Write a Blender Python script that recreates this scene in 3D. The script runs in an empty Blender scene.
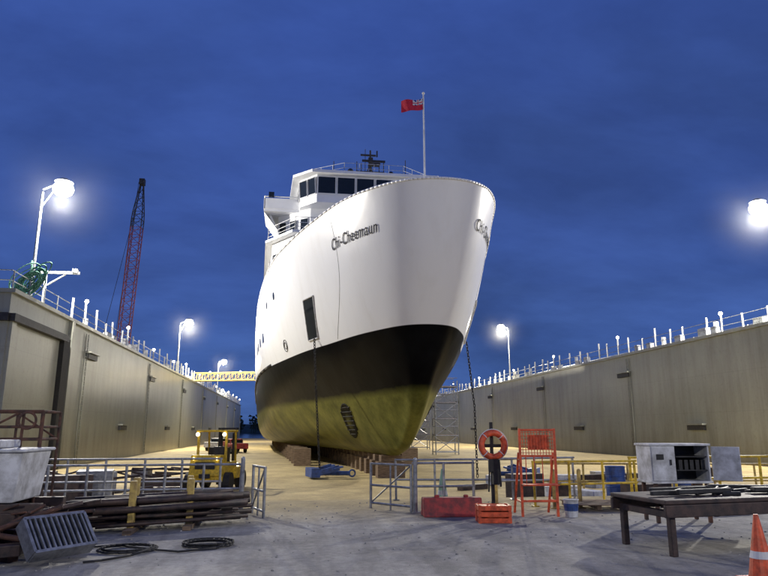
import bpy, math, random
from mathutils import Vector, Matrix
random.seed(7)
R = math.radians
scene = bpy.context.scene
scene.view_settings.view_transform = 'Standard'
scene.view_settings.look = 'None'
scene.view_settings.exposure = 0
COL = scene.collection

# ------------------------------------------------------------ materials
def mat(name, c, rough=0.6, metal=0.0, var=0.25, scale=3.0, c2=None, stain=None, bump=0.0, stretch=(1,1,1), detail=6.0, emit=None, estr=0, spec=0.5):
    m = bpy.data.materials.new(name); m.use_nodes = True
    nt = m.node_tree; N = nt.nodes; L = nt.links
    b = N['Principled BSDF']
    b.inputs['Roughness'].default_value = rough
    b.inputs['Metallic'].default_value = metal
    b.inputs['Specular IOR Level'].default_value = spec
    if emit:
        b.inputs['Base Color'].default_value = (*c, 1)
        b.inputs['Emission Color'].default_value = (*emit, 1)
        b.inputs['Emission Strength'].default_value = estr
        return m
    tc = N.new('ShaderNodeTexCoord'); mp = N.new('ShaderNodeMapping')
    mp.inputs['Scale'].default_value = stretch
    L.new(tc.outputs['Object'], mp.inputs['Vector'])
    nz = N.new('ShaderNodeTexNoise'); nz.inputs['Scale'].default_value = scale
    nz.inputs['Detail'].default_value = detail; nz.inputs['Roughness'].default_value = 0.65
    L.new(mp.outputs[0], nz.inputs['Vector'])
    cr = N.new('ShaderNodeValToRGB')
    lo = c2 if c2 else tuple(v*(1-var) for v in c)
    hi = tuple(min(1, v*(1+var*0.5)) for v in c)
    cr.color_ramp.elements[0].position = 0.35; cr.color_ramp.elements[0].color = (*lo, 1)
    cr.color_ramp.elements[1].position = 0.62; cr.color_ramp.elements[1].color = (*hi, 1)
    L.new(nz.outputs['Fac'], cr.inputs[0])
    L.new(cr.outputs[0], b.inputs['Base Color'])
    if bump > 0:
        bp = N.new('ShaderNodeBump'); bp.inputs['Strength'].default_value = bump
        bp.inputs['Distance'].default_value = 0.05
        L.new(nz.outputs['Fac'], bp.inputs['Height']); L.new(bp.outputs[0], b.inputs['Normal'])
    return m

M = {}
M['white'] = mat('white_paint', (0.74,0.75,0.77), 0.42, var=0.08, scale=0.6)
M['glass'] = mat('dark_glass', (0.012,0.016,0.022), 0.08, var=0.1)
M['darksteel'] = mat('dark_steel', (0.035,0.035,0.038), 0.5, 0.5, var=0.4, scale=4)
M['black'] = mat('black_rubber', (0.015,0.015,0.016), 0.7, var=0.4, scale=6)
M['scuff'] = mat('dark_scuffed_grating', (0.02,0.02,0.015), 0.7, var=0.4, scale=6)
M['galv'] = mat('galvanised_steel', (0.30,0.31,0.33), 0.45, 0.7, var=0.4, scale=8)
M['postwhite'] = mat('post_white', (0.7,0.7,0.68), 0.5, var=0.2, scale=3)
M['rust'] = mat('rusty_steel', (0.12,0.055,0.035), 0.85, 0.1, scale=5, c2=(0.03,0.024,0.022), bump=0.3)
M['darkrust'] = mat('dark_rusty_steel', (0.07,0.045,0.038), 0.6, 0.3, scale=5, c2=(0.022,0.02,0.022), bump=0.2)
M['yellow'] = mat('yellow_paint', (0.62,0.42,0.03), 0.45, var=0.5, scale=7)
M['dimyellow'] = mat('worn_yellow_paint', (0.48,0.35,0.09), 0.6, scale=8, c2=(0.25,0.17,0.06))
M['orange'] = mat('orange_paint', (0.60,0.09,0.03), 0.5, var=0.45, scale=9)
M['red'] = mat('red_paint', (0.32,0.028,0.025), 0.6, scale=6, c2=(0.09,0.02,0.02))
M['crane'] = mat('crane_red', (0.12,0.02,0.03), 0.6, var=0.3)
M['blue'] = mat('blue_paint', (0.03,0.08,0.28), 0.5, scale=4, c2=(0.02,0.04,0.12))
M['greyw'] = mat('greyish_white_paint', (0.55,0.56,0.58), 0.55, scale=4, c2=(0.30,0.30,0.30))
M['conc'] = mat('concrete', (0.30,0.29,0.27), 0.85, scale=1.5, var=0.4, bump=0.3)
M['wood'] = mat('weathered_timber', (0.20,0.14,0.09), 0.85, scale=3, var=0.5, stretch=(1,6,6), bump=0.3)
M['net'] = mat('green_rope', (0.05,0.16,0.12), 0.9, var=0.5, scale=9)
M['navy'] = mat('navy_lettering', (0.006,0.008,0.022), 0.6, var=0.1, spec=.1)
M['lamp'] = mat('lamp_lens', (1,1,1), emit=(1.0,0.97,0.9), estr=40)
M['bulb'] = mat('small_bulb', (1,1,1), emit=(1.0,0.88,0.68), estr=18)
M['hlight'] = mat('headlight', (1,1,1), emit=(1.0,0.85,0.5), estr=6)
M['flagred'] = mat('flag_red', (0.5,0.015,0.04), 0.8, var=0.15)
M['flagblue'] = mat('flag_blue', (0.02,0.03,0.22), 0.8, var=0.15)
M['cream'] = mat('flag_white', (0.6,0.6,0.6), 0.8, var=0.1)
M['conegreen'] = mat('cone_reflective', (0.25,0.42,0.30), 0.5, var=0.2)
M['leaf'] = mat('tree_foliage', (0.05,0.075,0.04), 0.9, scale=0.1, c2=(0.02,0.03,0.02))
M['gangway'] = mat('gangway_yellow', (0.65,0.50,0.16), 0.5, var=0.3)
# scattering volume added to give the floodlights a glow halo, denser at centre
lamp_halo=bpy.data.materials.new('lamp_halo'); lamp_halo.use_nodes=True
_n=lamp_halo.node_tree; _n.nodes.remove(_n.nodes['Principled BSDF']); _v=_n.nodes.new('ShaderNodeVolumeScatter'); _v.inputs['Color'].default_value=(.9,.94,1,1)
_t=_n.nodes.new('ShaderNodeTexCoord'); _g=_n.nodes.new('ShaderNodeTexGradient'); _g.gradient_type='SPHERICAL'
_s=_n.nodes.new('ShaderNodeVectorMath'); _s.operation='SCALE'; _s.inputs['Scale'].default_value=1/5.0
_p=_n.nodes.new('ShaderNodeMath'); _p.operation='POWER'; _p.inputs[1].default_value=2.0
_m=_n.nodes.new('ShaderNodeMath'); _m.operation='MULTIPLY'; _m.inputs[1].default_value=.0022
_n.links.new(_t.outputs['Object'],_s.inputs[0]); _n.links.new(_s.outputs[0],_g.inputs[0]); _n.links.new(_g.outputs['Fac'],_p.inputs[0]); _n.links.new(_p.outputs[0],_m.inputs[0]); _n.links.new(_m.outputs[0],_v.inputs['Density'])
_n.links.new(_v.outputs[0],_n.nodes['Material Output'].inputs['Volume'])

# ------------------------------------------------------------ mesh builder
class MB:
    def __init__(s): s.v=[]; s.f=[]
    def add(s, vs, fs):
        o=len(s.v); s.v+= [tuple(v) for v in vs]; s.f+=[tuple(i+o for i in f) for f in fs]; return s
    def box(s, c, d, rz=0, rx=0, ry=0, taper=1.0):
        m = Matrix.Rotation(rz,3,'Z')@Matrix.Rotation(ry,3,'Y')@Matrix.Rotation(rx,3,'X'); c=Vector(c); vs=[]
        for z in (-.5,.5):
            t = taper if z>0 else 1
            for x,y in ((-.5,-.5),(.5,-.5),(.5,.5),(-.5,.5)):
                vs.append(c+m@Vector((x*d[0]*t,y*d[1]*t,z*d[2])))
        return s.add(vs,[(3,2,1,0),(4,5,6,7),(0,1,5,4),(1,2,6,5),(2,3,7,6),(3,0,4,7)])
    def cyl(s,p,q,r,n=8,r2=None):
        p=Vector(p);q=Vector(q);d=(q-p)
        if d.length<1e-6: return s
        d.normalize(); a=d.orthogonal().normalized(); b=d.cross(a); r2=r if r2 is None else r2
        vs=[]
        for (c,rr) in ((p,r),(q,r2)):
            for i in range(n):
                t=2*math.pi*i/n; vs.append(c+a*math.cos(t)*rr+b*math.sin(t)*rr)
        fs=[(i,(i+1)%n,n+(i+1)%n,n+i) for i in range(n)]
        fs+=[tuple(reversed(range(n))),tuple(range(n,2*n))]
        return s.add(vs,fs)
    def path(s,pts,r,n=6):
        for a,b in zip(pts[:-1],pts[1:]): s.cyl(a,b,r,n)
        return s
    def torus(s,c,R1,r,axis=(0,0,1),n=28,m=8,arc=2*math.pi,sc=(1,1)):
        ax=Vector(axis).normalized(); a=ax.orthogonal().normalized(); b=ax.cross(a); c=Vector(c); vs=[];fs=[]
        full=abs(arc-2*math.pi)<1e-4; nn=n if full else n+1
        for i in range(nn):
            t=arc*i/n; rad=a*math.cos(t)*sc[0]+b*math.sin(t)*sc[1]
            for j in range(m):
                u=2*math.pi*j/m; vs.append(c+rad*(R1+r*math.cos(u))+ax*r*math.sin(u))
        for i in range(n):
            k=(i+1)%nn if full else i+1
            for j in range(m):
                fs.append((i*m+j,k*m+j,k*m+(j+1)%m,i*m+(j+1)%m))
        return s.add(vs,fs)
    def sphere(s,c,r,n=12,m=8,sc=(1,1,1)):
        c=Vector(c);vs=[];fs=[]
        for j in range(m+1):
            ph=math.pi*j/m
            for i in range(n):
                t=2*math.pi*i/n; vs.append(c+Vector((r*sc[0]*math.sin(ph)*math.cos(t),r*sc[1]*math.sin(ph)*math.sin(t),r*sc[2]*math.cos(ph))))
        for j in range(m):
            for i in range(n): fs.append((j*n+i,(j+1)*n+i,(j+1)*n+(i+1)%n,j*n+(i+1)%n))
        return s.add(vs,fs)
    def prism(s,poly,z0,z1):
        n=len(poly); vs=[(x,y,z0) for x,y in poly]+[(x,y,z1) for x,y in poly]
        return s.add(vs,[tuple(reversed(range(n))),tuple(range(n,2*n))]+[(i,(i+1)%n,n+(i+1)%n,n+i) for i in range(n)])

def mkobj(name, mb, m, parent=None, smooth=False, bevel=0.0):
    me=bpy.data.meshes.new(name); me.from_pydata(mb.v,[],mb.f); me.update()
    o=bpy.data.objects.new(name,me); COL.objects.link(o)
    if m is not None: me.materials.append(m)
    if parent: o.parent=parent
    if smooth:
        for p in me.polygons: p.use_smooth=True
    if bevel>0:
        bv=o.modifiers.new('bevel','BEVEL'); bv.width=bevel; bv.segments=2; bv.limit_method='ANGLE'
    return o
def group(name, parts, loc=(0,0,0), rz=0, sc=1):
    e=bpy.data.objects.new(name,None); COL.objects.link(e); e.empty_display_size=0.3
    e.location=loc; e.rotation_euler=(0,0,rz); e.scale=(sc,sc,sc)
    for p in parts:
        nm,mb,m=p[:3]; opt=p[3] if len(p)>3 else {}
        mkobj(nm,mb,m,e,**opt)
    return e
BV={'bevel':0.012}; SM={'smooth':True}

# ------------------------------------------------------------ ground
def ground_z(y):
    if y<16: return 0.0
    if y<25: 
        t=(y-16)/9; return -1.0*(t*t*(3-2*t))
    return -1.0
gm=bpy.data.materials.new('yard_concrete'); gm.use_nodes=True
nt=gm.node_tree;N=nt.nodes;L=nt.links;b=N['Principled BSDF'];b.inputs['Roughness'].default_value=0.8
tc=N.new('ShaderNodeTexCoord')
def noise(sc,det=8,rough=.6,vec=None,dist=0):
    n=N.new('ShaderNodeTexNoise'); n.inputs['Scale'].default_value=sc;n.inputs['Detail'].default_value=det;n.inputs['Roughness'].default_value=rough
    n.inputs['Distortion'].default_value=dist
    L.new(vec if vec else tc.outputs['Object'],n.inputs['Vector']); return n
def ramp(src,p0,c0,p1,c1):
    r=N.new('ShaderNodeValToRGB'); r.color_ramp.elements[0].position=p0;r.color_ramp.elements[0].color=(*c0,1)
    r.color_ramp.elements[1].position=p1;r.color_ramp.elements[1].color=(*c1,1); L.new(src,r.inputs[0]); return r
def mix(f,a,bb,mode='MIX'):
    m=N.new('ShaderNodeMix'); m.data_type='RGBA'; m.blend_type=mode
    if isinstance(f,float): m.inputs[0].default_value=f
    else: L.new(f,m.inputs[0])
    L.new(a,m.inputs[6]); L.new(bb,m.inputs[7]); return m.outputs[2]
big=noise(0.22,8,.65,dist=0.6); med=noise(1.1,9,.7,dist=.3); fine=noise(9,10,.7); grit=noise(55,3,.6)
mp=N.new('ShaderNodeMapping'); mp.inputs['Scale'].default_value=(2.2,0.22,1); mp.inputs['Rotation'].default_value=(0,0,R(8)); L.new(tc.outputs['Object'],mp.inputs[0])
trk=noise(1.0,6,.6,vec=mp.outputs[0],dist=.4)
ca=ramp(big.outputs[0],.36,(.29,.28,.27),.60,(.48,.46,.42))
cb=ramp(trk.outputs[0],.4,(.68,.68,.68),.60,(1,1,1))
cd_=ramp(med.outputs[0],.36,(.70,.70,.71),.6,(1.05,1.05,1.04))
cc=ramp(fine.outputs[0],.3,(.65,.65,.65),.65,(1.0,1.0,1.0))
quay=mix(1.0,mix(1.0,mix(.9,ca.outputs[0],cb.outputs[0],'MULTIPLY'),cd_.outputs[0],'MULTIPLY'),cc.outputs[0],'MULTIPLY')
fl=ramp(big.outputs[0],.35,(.36,.27,.12),.62,(.60,.47,.22))
floor=mix(1.0,mix(.7,fl.outputs[0],cd_.outputs[0],'MULTIPLY'),cc.outputs[0],'MULTIPLY')
sx=N.new('ShaderNodeSeparateXYZ'); L.new(tc.outputs['Object'],sx.inputs[0])
ad=N.new('ShaderNodeMath'); ad.operation='MULTIPLY_ADD'; L.new(big.outputs[0],ad.inputs[0]); ad.inputs[1].default_value=5; L.new(sx.outputs[1],ad.inputs[2])
mr=N.new('ShaderNodeMapRange'); mr.inputs[1].default_value=15.0; mr.inputs[2].default_value=18; L.new(ad.outputs[0],mr.inputs[0])
L.new(mix(mr.outputs[0],quay,floor),b.inputs['Base Color'])
bp=N.new('ShaderNodeBump');bp.inputs['Strength'].default_value=.5;bp.inputs['Distance'].default_value=.03
mm=N.new('ShaderNodeMath');mm.operation='ADD';L.new(fine.outputs[0],mm.inputs[0]);L.new(grit.outputs[0],mm.inputs[1]);L.new(mm.outputs[0],bp.inputs['Height']);L.new(bp.outputs[0],b.inputs['Normal'])
g=MB()
xs=[-900,-300,-100,-40,-20,-10,-5,0,5,10,20,40,60,100,300,900]
ys=[-300,-60,0,8,12,14,16]+[16+i for i in range(1,10)]+[30,50,80,120,160,226]
vs=[];fs=[]
for y in ys:
    for x in xs: vs.append((x,y,ground_z(y)))
n=len(xs)
for j in range(len(ys)-1):
    for i in range(n-1): fs.append((j*n+i,j*n+i+1,(j+1)*n+i+1,(j+1)*n+i))
for i,x in enumerate(xs): vs.append((x,226.1,-4))
o=(len(ys)-1)*n
for i in range(n-1): fs.append((o+i,o+i+1,o+n+i+1,o+n+i))
g.add(vs,fs); mkobj('ground',g,gm)
wm=mat('lake_water',(0.015,0.025,0.04),0.12,var=.2,scale=.3,bump=.3)
mkobj('water',MB().add([(-4000,226.2,-1.8),(4000,226.2,-1.8),(4000,6000,-1.8),(-4000,6000,-1.8)],[(0,1,2,3)]),wm)
h=MB();vs=[];fs=[]
for i in range(61):
    x=-1500+i*50; hh=5+3*math.sin(i*.7)+2*math.sin(i*1.9)
    vs+=[(x,640,-3),(x,700,hh),(x,900,hh*1.5),(x,1100,-3)]
for i in range(60):
    for k in range(3): fs.append((i*4+k,i*4+4+k,i*4+5+k,i*4+k+1))
h.add(vs,fs);mkobj('hill',h,M['leaf'],smooth=True)
t=MB();rt=random.Random(11)
for i in range(420):
    cx=rt.uniform(-420,330);cy=rt.uniform(600,690);H=rt.uniform(9,17);rad=H*.32
    t.cyl((cx,cy,-1),(cx,cy,H*.6),.4,5,.2)
    for k in range(26):
        a=rt.uniform(0,6.28);rr=rad*math.sqrt(rt.random());zz=H*rt.uniform(.25,1);rr*=1.1-abs(zz/H-.5)
        p=Vector((cx+rr*math.cos(a),cy+rr*math.sin(a),zz)); s=rt.uniform(.8,1.9)
        d1=Vector((rt.uniform(-1,1),rt.uniform(-1,1),rt.uniform(-1,1)))*s; d2=Vector((rt.uniform(-1,1),rt.uniform(-1,1),rt.uniform(-1,1)))*s
        t.add([p-d1,p+d2,p+d1,p-d2],[(0,1,2,3)])
mkobj('tree_line',t,M['leaf'])

# ------------------------------------------------------------ dock walls
wmat=bpy.data.materials.new('dock_wall_paint'); wmat.use_nodes=True
nt=wmat.node_tree;N=nt.nodes;L=nt.links;b=N['Principled BSDF'];b.inputs['Roughness'].default_value=.32
tc=N.new('ShaderNodeTexCoord')
mp=N.new('ShaderNodeMapping'); mp.inputs['Scale'].default_value=(1,.7,.06); L.new(tc.outputs['Object'],mp.inputs[0])
n1=noise(1.3,8,.7,vec=mp.outputs[0]); n2=noise(.12,5,.6); n3=noise(3,8,.7)
c1=ramp(n1.outputs[0],.33,(.25,.25,.215),.55,(.32,.33,.285)); c2=ramp(n2.outputs[0],.35,(.76,.77,.76),.65,(1,1,1)); c3=ramp(n3.outputs[0],.30,(.82,.80,.76),.46,(1,1,1))
col=mix(1.0,mix(1.0,c1.outputs[0],c2.outputs[0],'MULTIPLY'),c3.outputs[0],'MULTIPLY')
sx=N.new('ShaderNodeSeparateXYZ'); L.new(tc.outputs['Object'],sx.inputs[0])
ad=N.new('ShaderNodeMath'); ad.operation='MULTIPLY_ADD'; L.new(n1.outputs[0],ad.inputs[0]); ad.inputs[1].default_value=2.5; L.new(sx.outputs[2],ad.inputs[2])
mr=N.new('ShaderNodeMapRange'); mr.inputs[1].default_value=-.5; mr.inputs[2].default_value=3.0; L.new(ad.outputs[0],mr.inputs[0])
gr=ramp(mr.outputs[0],.0,(.45,.41,.33),.99,(1,1,1))
col=mix(1.0,col,gr.outputs[0],'MULTIPLY')
br=N.new('ShaderNodeTexBrick')
cmb=N.new('ShaderNodeCombineXYZ'); L.new(sx.outputs[1],cmb.inputs[0]); L.new(sx.outputs[2],cmb.inputs[1]); L.new(cmb.outputs[0],br.inputs['Vector'])
br.inputs['Scale'].default_value=1; br.inputs['Brick Width'].default_value=9; br.inputs['Row Height'].default_value=3.2; br.inputs['Mortar Size'].default_value=.02
br.inputs['Color1'].default_value=(1,1,1,1);br.inputs['Color2'].default_value=(.97,.97,.97,1);br.inputs['Mortar'].default_value=(.86,.86,.86,1)
col=mix(1.0,col,br.outputs[0],'MULTIPLY'); L.new(col,b.inputs['Base Color'])
bp=N.new('ShaderNodeBump');bp.inputs['Strength'].default_value=.4;bp.inputs['Distance'].default_value=.08;n5=noise(.5,3,.5);L.new(n5.outputs[0],bp.inputs['Height']);L.new(bp.outputs[0],b.inputs['Normal'])
TOP=9.6
def wall(x_in, sgn, y0, y1):
    body=MB();dk=MB();cap=MB()
    xo=x_in-sgn*5
    body.box(((x_in+xo)/2,(y0+y1)/2,(TOP-1.2)/2-0.0),(5,y1-y0,TOP+1.2))
    cap.box(((x_in+xo)/2+sgn*.1,(y0+y1)/2,TOP+.06),(5.3,y1-y0+.3,.24))
    y=y0+16;k=0
    while y<y1-8:
        z=7.7 if k%2==0 else 2.1
        cap.box((x_in+sgn*.2,y,z+.1),(.45,2.6,.14)); dk.box((x_in+sgn*.12,y,z-.2),(.27,2.4,.42))
        y+=12;k+=1
    for yy in range(int(y0)+10,int(y1),24):
        for dz in range(26): cap.box((x_in+sgn*.1,yy+5,-.6+dz*.38),(.06,.5,.04))
        for dy in (-.27,.27): cap.box((x_in+sgn*.1,yy+5+dy,4.2),(.07,.05,10))
    return [('wall_body',body,wmat),('cap_and_ladders',cap,wmat),('fender_recesses',dk,M['darksteel'])]
parts=wall(-16.3,1,39.5,222)
ex=MB(); ex.box((-16.15,44.2,8.1),(.5,9.6,.45)); ex.box((-18.9,39.35,8.1),(5.4,.4,.45))
sl=MB(); sl.box((-16.2,48.8,3.5),(.45,1.3,9.2)); 
tt=MB(); tt.box((-16.24,39.9,4),(.3,.6,8)); tt.box((-16.2,50,4.2),(.4,.5,10.6))
parts+=[('heavy_ledge',ex,M['darksteel']),('gate_slot',sl,M['black']),('edge_trim',tt,wmat)]
group('dock_wall',parts)
group('dock_wall',wall(36,-1,26,222))

def wall_rail(x,y0,y1,step,seed,every):
    p=MB();r=MB();bl=MB();bx=MB();rr=random.Random(seed); y=y0;i=0
    z=TOP+.18
    while y<y1:
        hh=1.5+rr.uniform(-.3,.45)
        p.cyl((x,y,z),(x+rr.uniform(-.04,.04),y,z+hh),.085,7)
        if i%every==1:
            bl.sphere((x,y,z+hh+.14),.16,8,6)
        if rr.random()<.35:
            bx.box((x-.3*(1 if x<0 else -1),y+rr.uniform(.6,1.8),z+.35),(.5,rr.uniform(.4,1.1),rr.uniform(.4,.9)))
        if rr.random()<.25: bx.cyl((x+ (-.9 if x<0 else .9),y,z),(x+(-.9 if x<0 else .9),y,z+rr.uniform(.7,1.5)),.22,8)
        y+=step*rr.uniform(.6,1.2);i+=1
    for zz in (.55,1.15): r.cyl((x,y0,z+zz),(x,y1,z+zz),.028,5)
    xo=x-4.4*(1 if x<0 else -1)
    y=y0
    while y<y1: p.cyl((xo,y,z),(xo,y,z+1.2),.04,5); y+=4
    r.cyl((xo,y0,z+1.15),(xo,y1,z+1.15),.03,5)
    group('wall_railing',[('posts',p,M['postwhite']),('rails',r,M['galv']),('bulbs',bl,M['bulb']),('deck_boxes',bx,M['greyw'])])
wall_rail(-16.45,50.5,220,3.1,5,5); wall_rail(36.2,28,220,3.1,9,7)
rl=MB()
for y in (40,42.5,45,47.5): rl.cyl((-16.5,y,TOP+.18),(-16.5,y,TOP+1.4),.05,6)
for x in (-18.5,-20.8): rl.cyl((x,39.7,TOP+.18),(x,39.7,TOP+1.4),.05,6)
for zz in (.75,1.35): rl.path([(-20.8,39.7,TOP+zz),(-16.5,39.7,TOP+zz),(-16.5,50,TOP+zz)],.03,5)
group('end_railing',[('tubes',rl,M['galv'])])

def lamp_post(x,y,zb,zt,dirx,energy,diry=0,col=(1.0,.95,.85),halo=True):
    p=MB();hd=MB();ln=MB()
    H=zt-zb
    p.cyl((0,0,0),(0,0,H-.3),.13,8,.08); p.box((0,0,.1),(.5,.5,.2))
    p.cyl((0,0,H-.1),(dirx*1.3,diry,H+.62),.06,6); p.cyl((0,0,H-1.4),(dirx*1.0,diry*.8,H+.4),.035,6)
    c=(dirx*1.3,diry,H)
    hd.cyl((c[0],c[1],H+.48),(c[0],c[1],H+.75),.62,16,.25); ln.sphere(c,.66,20,12,(1,1,.8))
    e=group('street_lamp',[('pole',p,M['galv']),('housing',hd,M['galv']),('lens',ln,M['lamp'],SM)],(x,y,zb))
    l=bpy.data.lights.new('floodlight','POINT'); l.energy=energy; l.color=col; l.shadow_soft_size=.4
    lo=bpy.data.objects.new('floodlight',l); COL.objects.link(lo); lo.parent=e; lo.location=(dirx*1.3,diry,H-1.0)
    if halo:
        mm_=MB().sphere((0,0,0),5,32,20); o=mkobj('lamp_halo',mm_,lamp_halo,e,smooth=True); o.location=(dirx*1.3,diry,H-.4)  # added sphere that imitates glare round the lamp head
WT=TOP+.18
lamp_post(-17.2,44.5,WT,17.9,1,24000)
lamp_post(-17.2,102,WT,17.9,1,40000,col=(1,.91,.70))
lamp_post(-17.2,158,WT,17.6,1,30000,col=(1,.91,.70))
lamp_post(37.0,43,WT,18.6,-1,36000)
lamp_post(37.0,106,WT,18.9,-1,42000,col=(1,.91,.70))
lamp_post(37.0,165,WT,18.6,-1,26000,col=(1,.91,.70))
lamp_post(-13,-14,0,12,.6,7000,.8,halo=False)  # added lamp, unseen behind the camera, brightens foreground and bow
lamp_post(24,-12,0,12,-.6,9500,.8,halo=False)  # second added lamp behind the camera, fill light from the right

def davit(x,y,s):
    a=MB(); a.cyl((0,0,0),(0,0,2.7),.1,8); a.box((s*.9,0,2.6),(2.6,.16,.16)); a.cyl((0,0,1.6),(s*1.3,0,2.5),.05,6); a.box((s*1.9,0,2.75),(.35,.3,.25))
    group('davit_crane',[('arm',a,M['postwhite'])],(x,y,WT))
davit(-17.0,46.2,1); davit(37,40.5,-1)
nb=MB(); rr=random.Random(4)
for i in range(22): nb.torus((rr.uniform(-.3,.3),rr.uniform(-.15,.15),rr.uniform(-.45,.25)),rr.uniform(.7,1.15),.05,(rr.uniform(-.4,.4),1,rr.uniform(-.15,.15)),24,5,sc=(rr.uniform(.8,1.2),rr.uniform(.4,.6)))
nb.cyl((0,.0,-1.4),(0,0,1.3),.06,6)
group('rope_bundle',[('coils',nb,M['net'],SM)],(-16.6,42.6,WT+1.2))

# ------------------------------------------------------------ SHIP
def pchip(xs,ys,x):
    n=len(xs)
    if x<=xs[0]: return ys[0]
    if x>=xs[-1]: return ys[-1]
    h=[xs[i+1]-xs[i] for i in range(n-1)]; d=[(ys[i+1]-ys[i])/h[i] for i in range(n-1)]
    m=[d[0]]+[0 if d[i-1]*d[i]<=0 else 2*d[i-1]*d[i]/(d[i-1]+d[i]) for i in range(1,n-1)]+[d[-1]]
    i=max(k for k in range(n-1) if xs[k]<=x); t=(x-xs[i])/h[i]
    return (2*t**3-3*t**2+1)*ys[i]+(t**3-2*t**2+t)*h[i]*m[i]+(-2*t**3+3*t**2)*ys[i+1]+(t**3-t**2)*h[i]*m[i+1]
SS=[0,.3,1,2,4,8,12,16,24,32,45,60,95,104,111]; SU=[math.sqrt(s) for s in SS]
LV=[(.3,36.5,[0,.15,.3,.4,.55,.8,1.1,1.5,2.5,3.5,5.0,5.8,5.2,1.5,.4]),
(.8,34.3,[0,.25,.4,.6,.9,1.4,2.0,2.6,3.9,5.1,6.3,6.9,6.6,3.0,1]),
(2.0,32.2,[0,.32,.5,.8,1.3,2.1,2.9,3.6,5.1,6.3,7.2,7.5,7.4,5.0,2.5]),
(3.8,30.5,[0,.45,.75,1.15,1.75,2.8,3.7,4.6,6.1,7.1,7.6,7.8,7.8,6.6,5]),
(6.5,28.9,[0,.9,1.5,2.0,2.8,3.9,5.0,5.8,7.1,7.7,8.0,8.1,8.1,7.8,7.0]),
(9.5,27.3,[0,1.1,1.85,2.45,3.3,4.5,5.7,6.6,7.6,8.0,8.2,8.3,8.3,8.1,7.7]),
(12.6,26,[0,1.3,2.15,2.8,3.7,4.95,6.15,7.1,7.8,8.1,8.3,8.4,8.4,8.3,8.0])]
LZ=[l[0] for l in LV]
KX=.047
def cx(y): return 6.5-KX*(y-26)
def sheer(s): return .5*math.exp(-((s-8)/7)**2)-.2*math.exp(-(s/3)**2)
def hp(side,s,z,off=0):
    u=math.sqrt(s); Y=pchip(LZ,[l[1] for l in LV],z); h=pchip(LZ,[pchip(SU,l[2],u) for l in LV],z)
    y=Y+s*(137-Y)/111
    zz=z+ (sheer(s)*((z-6.5)/6.1)**2 if z>6.5 else 0)
    return Vector((cx(y)+side*h,y,zz))
def hpn(side,s,z,off):
    p=hp(side,s,z); a=hp(side,s+.15,z)-hp(side,max(s-.15,0),z); b_=hp(side,s,z+.1)-hp(side,s,z-.1)
    n=a.cross(b_).normalized()
    if n.x*side<0: n=-n
    return p+n*off
hm=bpy.data.materials.new('hull_paint'); hm.use_nodes=True
nt=hm.node_tree;N=nt.nodes;L=nt.links;b=N['Principled BSDF']
tc=N.new('ShaderNodeTexCoord'); sx=N.new('ShaderNodeSeparateXYZ'); L.new(tc.outputs['Object'],sx.inputs[0])
mp=N.new('ShaderNodeMapping'); mp.inputs['Scale'].default_value=(1,1,.12); L.new(tc.outputs['Object'],mp.inputs[0])
st=noise(1.1,8,.65,vec=mp.outputs[0]); nn=noise(.6,6,.6); nf=noise(5,8,.7)
wh=ramp(st.outputs[0],.3,(.75,.755,.765),.5,(.79,.80,.82))
bk=ramp(nn.outputs[0],.38,(.003,.003,.004),.75,(.008,.009,.010))
ol=ramp(nn.outputs[0],.30,(.07,.075,.018),.66,(.21,.205,.05))
ol2=mix(.4,ol.outputs[0],ramp(nf.outputs[0],.3,(.4,.4,.4),.6,(1,1,1)).outputs[0],'MULTIPLY')
def step(src,e,w):
    m=N.new('ShaderNodeMapRange'); m.inputs[1].default_value=e-w; m.inputs[2].default_value=e+w; L.new(src,m.inputs[0]); return m.outputs[0]
ad=N.new('ShaderNodeMath'); ad.operation='MULTIPLY_ADD'; L.new(nn.outputs[0],ad.inputs[0]); ad.inputs[1].default_value=.6; L.new(sx.outputs[2],ad.inputs[2])
wl=step(sx.outputs[2],6.5,.015)
c_=mix(step(ad.outputs[0],3.9,.2),ol2,bk.outputs[0]); c_=mix(wl,c_,wh.outputs[0]); L.new(c_,b.inputs['Base Color'])
mr=N.new('ShaderNodeMapRange'); L.new(wl,mr.inputs[0]); mr.inputs[3].default_value=.3; mr.inputs[4].default_value=.5; L.new(mr.outputs[0],b.inputs['Specular IOR Level'])
mr=N.new('ShaderNodeMapRange'); L.new(wl,mr.inputs[0]); mr.inputs[3].default_value=1.12; mr.inputs[4].default_value=1.5; L.new(mr.outputs[0],b.inputs['IOR'])
b.inputs['Roughness'].default_value=.3
bp=N.new('ShaderNodeBump');bp.inputs['Strength'].default_value=.2;bp.inputs['Distance'].default_value=.12
n4=noise(.55,2,.5); L.new(n4.outputs[0],bp.inputs['Height']);L.new(bp.outputs[0],b.inputs['Normal'])
hull=MB(); cols=[]
us=[10.5357*(i/90)**1.25 for i in range(91)]
for u in reversed(us[1:]): cols.append((-1,u*u))
for u in us: cols.append((1,u*u))
zs=[.3+.5*i/5 for i in range(5)]+[.8+ (12.6-.8)*i/44 for i in range(45)]
vs=[];fs=[];nz_=len(zs)
for (sd,s) in cols:
    for z in zs: vs.append(hp(sd,s,z))
for i in range(len(cols)-1):
    for j in range(nz_-1): fs.append((i*nz_+j,(i+1)*nz_+j,(i+1)*nz_+j+1,i*nz_+j+1))
k=len(us)-1; nc=len(cols)
for i in range(k):
    a=i*nz_;b1=(i+1)*nz_;c=(nc-1-i)*nz_;d=(nc-2-i)*nz_
    fs.append((a,c,d,b1) if d!=b1 else (a,c,b1))
for j in range(nz_-1): fs.append((j,j+1,(nc-1)*nz_+j+1,(nc-1)*nz_+j))
hull.add(vs,fs)
deck=MB(); dv=[];df=[]
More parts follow.
